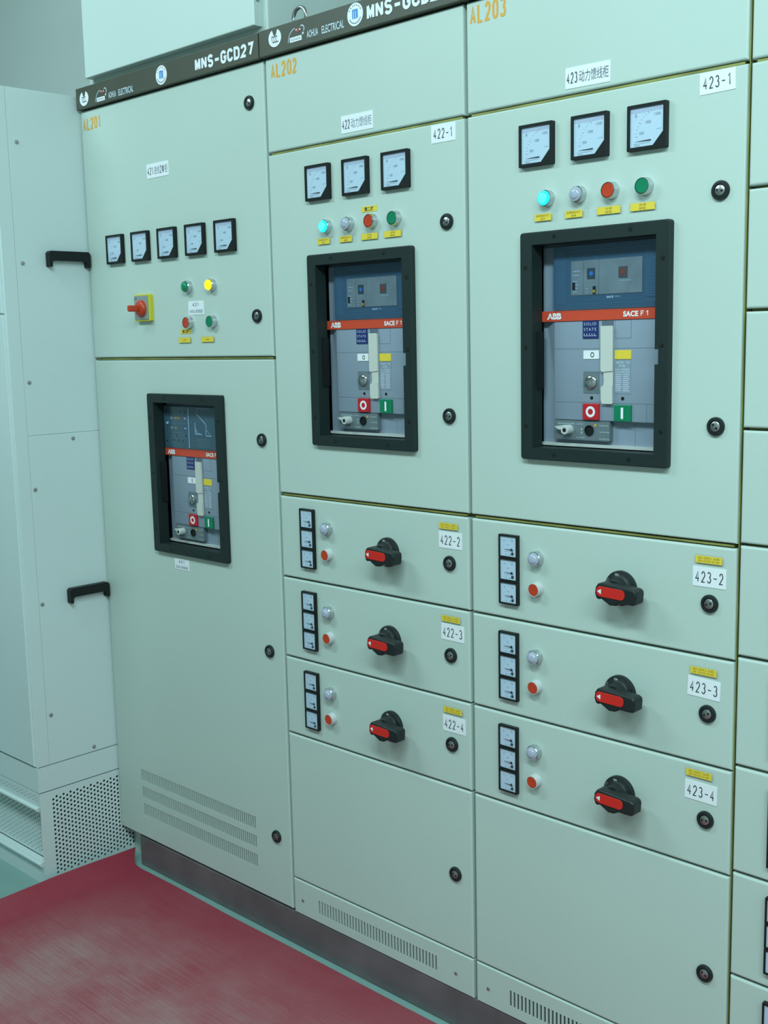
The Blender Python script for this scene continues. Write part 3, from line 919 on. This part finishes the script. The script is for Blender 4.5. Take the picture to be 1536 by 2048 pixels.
def nameplate(parent, x0, x1, z0, z1, art=None):
    p = part('nameplate', B().slab(rrect(x0, x1, z0, z1), -.013, .012, 'nameplate', bev=.0015), parent, label='dark brown header strip')
    Y = -.0133
    if not art: return p
    (lx, lz), (gx, gz), (tx0, tx1, tz), (ex, ez), (mx0, mx1, mz0, mz1) = art
    # round certification mark: white disc with three dark letters, open at the top
    def ccc():
        pts = []
        for i in range(29):
            a = math.radians(115 + i*(310/28))
            pts.append((.0218*math.cos(a), .0195*math.sin(a)))
        outer = pts
        b = B().slab(outer + [(.005, .0075), (0, .0030), (-.005, .0075)], Y-.0006, Y+.0003, 'label_white')
        b.text('CCC', -.0105, .0105, -.0110, .0050, Y-.0009, 'ink', bold=.01, spacing=.8, slant=-.25)
        return b
    part('certification_mark', ccc(), p, (lx, 0, lz), 'round white certification mark')
    def logo():
        b = B()
        def arc(cx, cz, r, a0, a1, w, m, n=14, ax=1.0):
            o_ = [(cx+ax*r*math.cos(math.radians(a0+(a1-a0)*i/n)), cz+r*math.sin(math.radians(a0+(a1-a0)*i/n))) for i in range(n+1)]
            i_ = [(cx+ax*(r-w)*math.cos(math.radians(a0+(a1-a0)*i/n)), cz+(r-w)*math.sin(math.radians(a0+(a1-a0)*i/n))) for i in range(n+1)]
            V = [(x, Y-.0003, z) for x, z in o_+i_]
            b.add(V, [(k, k+1, n+2+k, n+1+k) for k in range(n)], m)
        arc(0, -.0170, .0300, 100, 178, .0022, 'dial_grey', ax=.95)
        arc(.0190, .0060, .0090, -40, 120, .0028, 'dial_grey')
        b.flat(circle(.0060, .0060, .0050, 12), Y-.0004, 'logo_red')
        b.flat(circle(.0005, .0075, .0022, 8), Y-.0005, 'dial'); b.flat(circle(.0130, .0065, .0024, 8), Y-.0005, 'dial')
        b.flat(circle(.0225, -.0035, .0030, 8), Y-.0004, 'dial')
        b.slab(rrect(-.0215, .0175, -.0170, -.0065), Y-.0006, Y+.0003, 'label_white')
        b.text('AOHUA', -.0185, .0145, -.0145, -.0090, Y-.0009, 'ink_soft')
        return b
    part('maker_logo', logo(), p, (gx, 0, gz), 'white arc logo with red dot')
    b = B().text('AOHUA', tx0, tx0+(tx1-tx0)*.31, tz-.0078, tz+.0078, Y-.0003, 'dial', bold=.01)
    b.text('ELECTRICAL', tx0+(tx1-tx0)*.41, tx1, tz-.0082, tz+.0082, Y-.0003, 'dial', bold=.01)
    part('maker_lettering', b, p, None, 'thin white lettering')
    def emblem():
        b = B().slab(circle(0, 0, .0235, 36), Y-.0006, Y+.0003, 'label_white')
        b.slab(rrect(-.0085, .0085, -.0085, .0105, .002, 2), Y-.0009, Y-.0006, 'logo_blue')
        b.rect(-.0045, -.0030, -.0085, .0065, Y-.0011, 'label_white'); b.rect(.0015, .0030, -.0085, .0065, Y-.0011, 'label_white')
        for i in range(7):
            a = math.radians(150 - i*20)
            b.flat(circle(.0188*math.cos(a), .0188*math.sin(a), .0014, 6), Y-.0009, 'ink')
        n = 20
        V = []
        for r in (.0190, .0168):
            V += [(r*math.cos(math.radians(205+130*i/n)), Y-.0009, r*math.sin(math.radians(205+130*i/n))) for i in range(n+1)]
        b.add(V, [(k, k+1, n+2+k, n+1+k) for k in range(n)], 'ink_soft')
        return b
    part('round_emblem', emblem(), p, (ex, 0, ez), 'white round emblem with blue centre')
    part('type_lettering', B().strokes('MNS-GCD27', mx0, mx1, mz0, mz1, Y-.0004, 'label_white', .0070, .13), p, None, 'bold white lettering')
    return p

random.seed(4)
G = 'switchgear cabinets in the row'
# ---- first cabinet
a0, a1 = X201
c1 = thing('switchgear_cabinet', 'pale green cabinet marked AL201 with two tall doors, leftmost of the row', 'electrical cabinet', ((a0+a1)/2, .4, .1), G)
part('body', shell(a0, a1+.004, .1, 2.262), c1)
part('frame', frame(a0, a1+.004, .1, 2.2, (1.5174,)), c1, label='olive zinc-plated frame')
d = part('door', B().slab(rrect(a0, a1, 1.5212, ZT), 0, DOOR, 'paint', bev=.0042, seg=4), c1)
vent = slots(-.6680, -.1395, 60, .277, .3115, .0054) + slots(-.6660, -.1385, 60, .2245, .2585, .0054) + slots(-.6630, -.1375, 60, .1705, .2060, .0054)
WX1, WZ1 = -.3600, 1.2058
part('door', sheet(rrect(a0, a1, .1, 1.5135), vent + [rrect(WX1-.148, WX1+.148, WZ1-.207, WZ1+.207)]), c1, label='tall lower door with three rows of vent slots')
nameplate(c1, -.7880, .0000, 2.2055, 2.2620, ((-.7460, 2.2310), (-.6610, 2.2290), (-.6255, -.5085, 2.2205), (-.3815, 2.2325), (-.2400, -.0150, 2.2165, 2.2470)))
painted(c1, 'AL201', -.7800, -.6890, 2.1490, 2.1825)
sticker(c1, -.4360, 2.0065, .0970, .0365, [(('421', 0, .30, 'ink'), ('进线', .33, .61, 'ink_soft'), ('2#', .63, .82, 'ink'), ('柜', .85, 1, 'ink_soft'))], math.radians(.3), fill=.92, th=.56)
for i in range(5): big_meter(c1, -.6460+i*.1213, 1.8172, 'A' if i < 4 else 'V')
lamp(c1, -.3240, 1.7008, 'green'); lamp(c1, -.2250, 1.7008, 'yellow')
push_button(c1, -.3260, 1.6095, 'red', False); push_button(c1, -.2265, 1.6100, 'green', False)
sticker(c1, -.2970, 1.6462, .0650, .0345, ['421', '进线主断路器'], 0, fill=(.42, .86), th=.55, ink='ink_soft')
sticker(c1, -.3465, 1.5870, .0440, .0115, ['第二路'], 0, m='tape', fill=.6, th=.75, name='yellow_tape', bold=.02)
tape_holder(c1, -.3500, 1.5650, .0570, ['分闸']); tape_holder(c1, -.2520, 1.5655, .0570, ['合闸'])
for z, r in ((2.1165, .5), (1.6185, .0), (1.3160, .9), (.7785, .4), (.2825, 1.2)): lock(c1, -.0525, z, r)
# yellow and grey change-over switch with a red grip
sw = part('rotary_switch', B().slab(rrect(-.5575, -.4865, 1.6185, 1.6900, .003, 2), -.012, 0, 'switch_yellow', bev=.0015), c1, label='yellow and grey rotary switch')
part('switch_plate', B().slab(rrect(-.5550, -.4920, 1.6230, 1.6860, .001, 2), -.0140, -.0121, 'switch_grey').text('OFF', -.552, -.541, 1.676, 1.681, -.0143, 'ink'), sw, None)
SX, SZ = -.5215, 1.6520
g = B().rev([(.0225, -.0140), (.0220, -.0190), (.0200, -.0225), (.0170, -.0250)], SX, SZ, 'switch_red', 28)
part('switch_knob', g, sw, None, 'red round knob')
part('switch_grip', B().slab(rrect(SX-.0055, SX+.0055, SZ-.0085, SZ+.0085, .004, 4), -.0570, -.0235, 'switch_red', bev=.003, seg=3), sw, None, 'red projecting grip')
window_frame(c1, WX1, WZ1)
sticker(c1, -.4125, .9590, .0645, .0300, ['421', '进线主断路器'], 0, fill=(.42, .84), th=.55, ink='ink_soft')
breaker(WX1, WZ1, 'circuit breaker with white curve chart behind the window of the cabinet marked AL201', 2, 'I')

# ---- second and third cabinets
def feeder(x, name, label, title, first, tags, win, xl, art, mx, lx, lock_t):
    x0, x1 = x
    c = thing('switchgear_cabinet', label, 'electrical cabinet', ((x0+x1)/2, .4, .095), G)
    part('body', shell(x0-.003, x1+.0025, .0955, 2.262), c)
    part('frame', frame(x0-.003, x1+.0025, .0955, 2.2, (1.9905, 1.1866, .9812, .7787, .5798, .1898)), c, label='olive zinc-plated frame')
    part('header_panel', B().slab(rrect(x0, x1, ZU, ZT), 0, DOOR, 'paint', bev=.0042, seg=4), c)
    wx, wz = win
    part('door', B().slab(rrect(x0, x1, Z1, ZU2), 0, DOOR, 'paint', [rrect(wx-.148, wx+.148, wz-.207, wz+.207)], bev=.003, seg=3), c, label='upper door with breaker window')
    part('door', B().slab(rrect(x0, x1, Z5, Z4), 0, DOOR, 'paint', bev=.0042, seg=4), c, label='plain lower door')
    v = part('vent_panel', sheet(rrect(x0, x1, Z6, Z5B), slots(x0+.0925, x0+.4905, 40, .1195, .1565, .0050)), c)
    for dx in (.0335, .5490): screw(v, x0+dx, .1368, .0042)
    nameplate(c, x0-.004, x1+.003, 2.2060, 2.2640, art)
    if name:
        painted(c, name, *xl)
        sticker(c, *title[0], .0970, .0370, [title[1]], title[2], fill=.93, th=.56)
        sticker(c, *first[0], .0650, .0352, [first[1]], first[2], fill=.80, th=.56)
    for i in range(3): big_meter(c, mx[0]+i*mx[1], mx[2])
    for i, k in enumerate(('cyan', 'grey')): lamp(c, lx[i], lx[4], k)
    push_button(c, lx[2], lx[4], 'red'); push_button(c, lx[3], lx[4], 'green')
    for i, tx in enumerate(tags):
        tape_holder(c, tx, 1.7780, .0555, (['电源指示灯', '运行'], ['故障指示灯', '跳闸'], ['分闸', '按钮'], ['合闸', '按钮'])[i], (0.0, 0.78) if i < 2 else (0.0, 1.0))
    for z, r in zip((1.7905, 1.3935, .3760), lock_t): lock(c, x0+.5530, z, r)
    window_frame(c, wx, wz)
    return c
c2 = feeder(X202, 'AL202', 'pale green cabinet marked AL202, second in the row from the left', ((.3065, 2.0220), (('422', 0, .26, 'ink'), ('动力馈线柜', .30, 1.0, 'ink_soft')), 0.0), ((.5540, 1.9665), '422-1', math.radians(.0)),
       (.1985, .2700, .3390, .4085), (.3063, 1.5317), (.0275, .1175, 2.1570, 2.1905),
       ((.0612, 2.2395), (.1340, 2.2360), (.1690, .2876, 2.2270), (.3222, 2.2385), (.3570, .5860, 2.2190, 2.2510)), (.1817, .1206, 1.9085), (.2037, .2746, .3475, .4177, 1.8095), (.6, .1, .3))
sticker(c2, .3380, 1.8364, .0460, .0120, ['第二路'], 0, m='tape', fill=.62, th=.75, name='yellow_tape', bold=.02)
c3 = feeder(X203, 'AL203', 'pale green cabinet marked AL203, nearest full cabinet', ((.9020, 2.0210), (('423', 0, .26, 'ink'), ('动力馈线柜', .30, 1.0, 'ink_mid')), math.radians(-.6)), ((1.1600, 1.9680), '423-1', math.radians(1.2)),
       (.8090, .8795, .9500, 1.0205), (.9190, 1.5335), (.6268, .7162, 2.1595, 2.1960), None, (.7910, .1198, 1.9125), (.8133, .8849, .9552, 1.0256, 1.8120), (.2, .8, .5))
breaker(.3063, 1.5317, 'circuit breaker behind the window of the cabinet marked AL202', 1, 'O')
breaker(.9190, 1.5335, 'circuit breaker behind the window of the cabinet marked AL203', 1, 'O')
# lifting eye on the roof of the second cabinet
ring = [(.078+.022*math.cos(a), .050, 2.292+.022*math.sin(a)) for a in [math.radians(-80+i*17) for i in range(21)]]
part('lifting_eye', B().tube(ring, .0048, 'chrome', 10).box(.066, .090, .038, .062, 2.262, 2.270, 'chrome'), c2, None, 'steel lifting eye')

NUM = {('422', 0): ((.5580, 1.1285), 0, (.5540, 1.1590)), ('422', 1): ((.5610, .9265), -.3, (.5580, .9565)), ('422', 2): ((.5620, .7205), .5, (.5605, .7525)),
       ('423', 0): ((1.1630, 1.1257), 0, (1.1625, 1.1575)), ('423', 1): ((1.1565, .9215), -2.2, (1.1560, .9530)), ('423', 2): ((1.1545, .7250), -1.2, (1.1510, .7590))}
for x, n, ox in ((X202, '422', (.001, -.001, -.0015)), (X203, '423', (.002, .0, -.002))):
    for i, (z0, z1) in enumerate(ROWS):
        at, rot, tg = NUM[(n, i)]
        s = '%s-%d' % (n, i+2)
        drawer(x, (z0+z1)/2, z1-z0, 'pale drawer unit with rotary handle, numbered %s' % s, 'numbered drawer units', s, at, math.radians(rot), tg, ox[i])

# ---- fourth cabinet, cut by the right edge of the photo
x0, x1 = X204
c4 = thing('switchgear_cabinet', 'pale cabinet of stacked drawers cut off at the right photo edge', 'electrical cabinet', ((x0+x1)/2, .4, .095), G)
part('body', shell(x0-.0025, x1+.003, .0955, 2.262), c4)
P4 = .1995
edges = [1.9870-P4*i for i in range(10)]
part('frame', frame(x0-.0025, x1+.003, .0955, 2.2, [e+.0025 for e in edges]), c4, label='olive zinc-plated frame')
part('header_panel', B().slab(rrect(x0, x1, 1.9925, ZT), 0, DOOR, 'paint', bev=.0042, seg=4), c4)
part('vent_panel', sheet(rrect(x0, x1, Z6, edges[9]-.004), slots(x0+.0925, x0+.4905, 40, .1195, .1565, .0050)), c4)
part('side_panel', B().box(x1+.0032, x1+.0050, .0, .80, .0955, 2.262, 'paint'), c4)
nameplate(c4, x0-.002, x1+.004, 2.2060, 2.2640)
W4 = ('topmost', 'second from the top', 'third from the top', 'fourth from the top', 'fifth from the top', 'sixth from the top', 'seventh from the top', 'eighth from the top', 'lowest')
for i in range(9):
    zt = edges[i]; zb = edges[i+1]+.005
    drawer(X204, (zt+zb)/2, zt-zb, 'pale drawer unit at the right photo edge, %s of its stack' % W4[i], 'drawers at the right edge', ox=-.008)

# ------------------------------------------------------------------ steel channel under the row
t = tag(link('plinth_channel', B().slab(rrect(-.700, 1.85, 0, .0945), .003, .06, 'plinth_paint', bev=.004).box(-.790, -.7005, .045, .06, 0, .0945, 'paint').box(-.700, 1.85, .06, .78, .02, .0945, 'plinth_paint').mesh('plinth_channel')), 'dark brown steel channel running under the row of cabinets', 'plinth')

# ------------------------------------------------------------------ busbar box on the roof of the first cabinet
t = thing('busbar_box', 'large pale box standing on the roof of the leftmost cabinet', 'busbar box', (-.39, .4, 2.262))
part('body', B().box(-.7750, -.0060, .025, .80, 2.2622, 2.95, 'duct_paint', .004), t)
cp = part('cover_panel', B().slab(rrect(-.7560, -.0250, 2.2870, 2.93), .0, .0248, 'duct_paint', bev=.003, seg=3), t)
for z in (2.345, 2.62, 2.88): part('screw', B().rev([(.005, .0), (.004, -.003)], 0, 0, 'screw_steel', 12).mapped(lambda x, y, z_: (-y, x, z_)), cp, (-.0250, .012, z))

# ------------------------------------------------------------------ cabinet standing forward at the left, its side towards us
SXP, FY, BY, TZ = -.7950, -.2640, .60, 2.2440
LX = -1.55
t = thing('distribution_cabinet', 'pale cabinet at far left with black handles on its side panels and perforated base', 'electrical cabinet', ((LX+SXP)/2, .2, 0))
b = B()
b.box(LX, SXP-.002, FY+.002, BY, .357, TZ, 'side_paint')
part('body', b, t)
# corner posts and side panels (x-facing sheets are modelled in y,z and turned)
def side(poly, x_out, x_in, m, bev, holes=()):
    s = B().slab(poly, -x_out, -x_in, m, holes, bev=bev, seg=3)
    return s.mapped(lambda u, y, z: (-y, u, z))
part('corner_post', side(rrect(FY, -.2245, .3575, TZ), SXP, SXP-.0019, 'side_paint', .0012), t)
sp = []
for z0, z1 in ((1.3115, TZ), (.3575, 1.3095)):
    sp.append(part('side_panel', side(rrect(-.2232, BY, z0, z1), SXP, SXP-.0019, 'side_paint', .0012), t))
def xscrew(parent, y, z):
    return part('screw', cached('xscrew', lambda: B().rev([(.0058, 0), (.0054, -.0020), (.0030, -.0030)], 0, 0, 'screw_steel', 16).mapped(lambda x, yy, zz: (-yy, x, zz))), parent, (SXP, y, z))
for y, z in ((-.199, 2.1025), (-.205, 1.7825), (-.209, 1.4585)): xscrew(sp[0], y, z)
for y, z in ((-.2125, 1.160), (-.2145, .831), (-.2105, .5035), (-.0836, 1.2948), (-.0770, .3716)): xscrew(sp[1], y, z)
def pull():
    out = [(-.065, -.0215), (-.065, .0150), (-.0585, .0215)]
    poly = [(-.0650, -.0200), (-.0625, -.0225), (-.0575, -.0225), (-.0550, -.0190), (-.0550, -.0090), (-.0510, -.0045), (.0510, -.0045), (.0550, -.0090),
            (.0550, -.0190), (.0575, -.0225), (.0625, -.0225), (.0650, -.0200), (.0650, .0160), (.0590, .0215), (-.0590, .0215), (-.0650, .0160)]
    V = B().slab(poly, -.0200, 0, 'black', [], bev=.0)
    return V.mapped(lambda u, y, z: (-y, u, z))
for p_, z in ((sp[0], 1.7965), (sp[1], .8430)):
    part('handle', cached('pull_handle', pull), p_, (SXP, -.0690, z), label='black pull handle')
# front doors, cap band and perforated base
for z0, z1 in ((1.6480, TZ-.002), (.3600, 1.6440)):
    part('front_door', B().slab(rrect(LX+.01, SXP-.012, z0, z1), FY-.004, FY+.002, 'side_paint', bev=.002), t)
cb = B()
for x0_, x1_, y0_, y1_ in ((LX, SXP, FY, FY+.02), (LX, SXP, BY-.02, BY), (SXP-.02, SXP, FY+.02, BY-.02), (LX, LX+.02, FY+.02, BY-.02)):
    cb.box(x0_, x1_, y0_, y1_, .2810, .3550, 'side_paint')
cb.box(LX+.02, SXP-.02, FY+.02, BY-.02, .345, .355, 'inside_shade')
part('base_band', cb, t)
def perf(b, u0, u1, v0, v1, pu, pv, r, fn, m, d=.0015, n=8, edge=None):
    """sheet with staggered round holes; fn maps (u, v, depth) to space"""
    nu = int((u1-u0)/pu); nv = int((v1-v0)/pv - .5)
    ua = u0 + (u1-u0-nu*pu)/2; va = v0 + (v1-v0-(nv+.5)*pv)/2
    def quad(a, b_, c, d_): b.add([fn(a, c, 0), fn(b_, c, 0), fn(b_, d_, 0), fn(a, d_, 0)], [(0, 1, 2, 3)], m)
    quad(u0, ua, v0, v1); quad(ua+nu*pu, u1, v0, v1)
    quad(ua, ua+nu*pu, v0, va); quad(ua, ua+nu*pu, va+(nv+.5)*pv, v1)
    for i in range(nu):
        a, c_ = ua+i*pu, ua+(i+1)*pu
        off = (i % 2)*pv/2
        if off: quad(a, c_, va, va+off)
        else: quad(a, c_, va+nv*pv, va+(nv+.5)*pv)
        for j in range(nv):
            e, g_ = va+off+j*pv, va+off+(j+1)*pv
            cu, cv = (a+c_)/2, (e+g_)/2
            ring_ = []; out_ = []
            for k in range(n):
                t_ = 2*math.pi*(k+.5)/n
                x_, z_ = math.cos(t_), math.sin(t_)
                ring_.append((cu+r*x_, cv+r*z_))
                s_ = 1/max(abs(x_), abs(z_))
                out_.append((cu+x_*s_*pu/2, cv+z_*s_*pv/2))
            # eight points on the cell border: keep its corners
            V = [fn(u, v, 0) for u, v in ring_] + [fn(u, v, d) for u, v in ring_]
            F = [(k, (k+1) % n, n+(k+1) % n, n+k) for k in range(n)]
            cor = [fn(c_, g_, 0), fn(a, g_, 0), fn(a, e, 0), fn(c_, e, 0)]
            base = len(V); V += cor
            # n = 8: ring points 0..7 at 22.5 + 45k degrees; corners at 45, 135, 225, 315
            for q in range(4):
                k0, k1 = 2*q, 2*q+1
                F.append((base+q, k1, k0))
                F.append((base+q, base+(q+1) % 4, (k1+1) % n, k1))
            b.add(V, F, m)
pb = B()
fs = lambda u, v, dd: (SXP-dd, u, v)
perf(pb, -.2300, .0850, .0180, .2640, .0114, .0132, .0038, fs, 'side_paint')
for u0_, u1_, v0_, v1_ in ((FY, -.2300, .0, .279), (-.2300, .0850, 0, .0180), (-.2300, .0850, .2640, .279), (.0850, BY, 0, .279)):
    pb.add([fs(u0_, v0_, 0), fs(u1_, v0_, 0), fs(u1_, v1_, 0), fs(u0_, v1_, 0)], [(0, 1, 2, 3)], 'side_paint')
part('perforated_side', pb, t)
fb = B()
ff = lambda y: (lambda u, v, dd: (u, y+dd, v))
perf(fb, LX, SXP-.012, .2420, .2760, .0114, .0100, .0030, ff(FY), 'side_paint')
perf(fb, LX, SXP-.030, .0700, .2150, .0114, .0132, .0032, ff(FY+.022), 'side_paint')
fb.box(SXP-.030, SXP-.0015, FY+.020, FY+.0225, .0660, .2260, 'side_paint')
for z in (.2310, .0620):                                                      # rolled lips
    fb.tube([(LX, FY-.0035, z), (SXP-.004, FY-.0035, z)], .0065, 'side_paint', 12)
fb.box(LX, SXP-.006, FY, FY+.022, .2255, .2262, 'side_paint')
fb.box(LX, SXP-.006, FY, FY+.022, .0665, .0672, 'side_paint')
fb.box(LX, SXP-.0015, FY, FY+.0015, .0, .0640, 'side_paint')
fb.box(LX, SXP-.0015, FY, FY+.0015, .2360, .2420, 'side_paint'); fb.box(SXP-.012, SXP-.0015, FY, FY+.0015, .2420, .2790, 'side_paint')
fb.box(LX, SXP-.012, FY, FY+.0015, .2760, .2790, 'side_paint')
part('perforated_front', fb, t)
part('base_shade_block', B().box(LX+.005, SXP-.06, FY+.06, BY-.03, .001, .279, 'inside_shade'), t)  # dark block added behind the perforations to give their holes shade

# ------------------------------------------------------------------ red rubber mat, its left edge curling up against the base
def rubber():
    b = B()
    nx = [-.757, -.753, -.748, -.742, -.734, -.724, -.711, -.695, -.678, -.660, -.62, -.5, -.25, 0, .4, .9, 1.5, 2.2, 3.0]
    ny = [-1.75, -1.3, -.9, -.6, -.4, -.25, -.15, -.09, -.055, -.020]
    random.seed(9)
    top = []
    for x in nx:
        row = []
        for y in ny:
            t_ = max(0.0, (-.660-x)/.097)
            z = .005 + .026*t_**1.8
            yy = y
            if y == ny[-1]: yy = y + .044*max(0, t_-.35)**1.3/.57 + .0025*math.sin(x*9)
            xx = x + (.010*t_*math.sin(y*7))
            row.append((xx, yy, z))
        top.append(row)
    V = [p for r in top for p in r]; n = len(ny); m_ = len(nx)
    V += [(x, y, max(z-.0045, .0004)) for x, y, z in V]
    o = m_*n
    F = []
    for i in range(m_-1):
        for j in range(n-1):
            F.append((i*n+j, (i+1)*n+j, (i+1)*n+j+1, i*n+j+1))
            F.append((o+i*n+j, o+i*n+j+1, o+(i+1)*n+j+1, o+(i+1)*n+j))
    for i in range(m_-1):
        for j in (0, n-1): F.append((i*n+j, (i+1)*n+j, o+(i+1)*n+j, o+i*n+j))
    for j in range(n-1):
        for i in (0, m_-1): F.append((i*n+j, i*n+j+1, o+i*n+j+1, o+i*n+j))
    return b.add(V, F, 'red_rubber', True)
tag(link('rubber_mat', rubber().mesh('rubber_mat')), 'worn red ribbed rubber mat on the floor before the cabinets', 'mat')
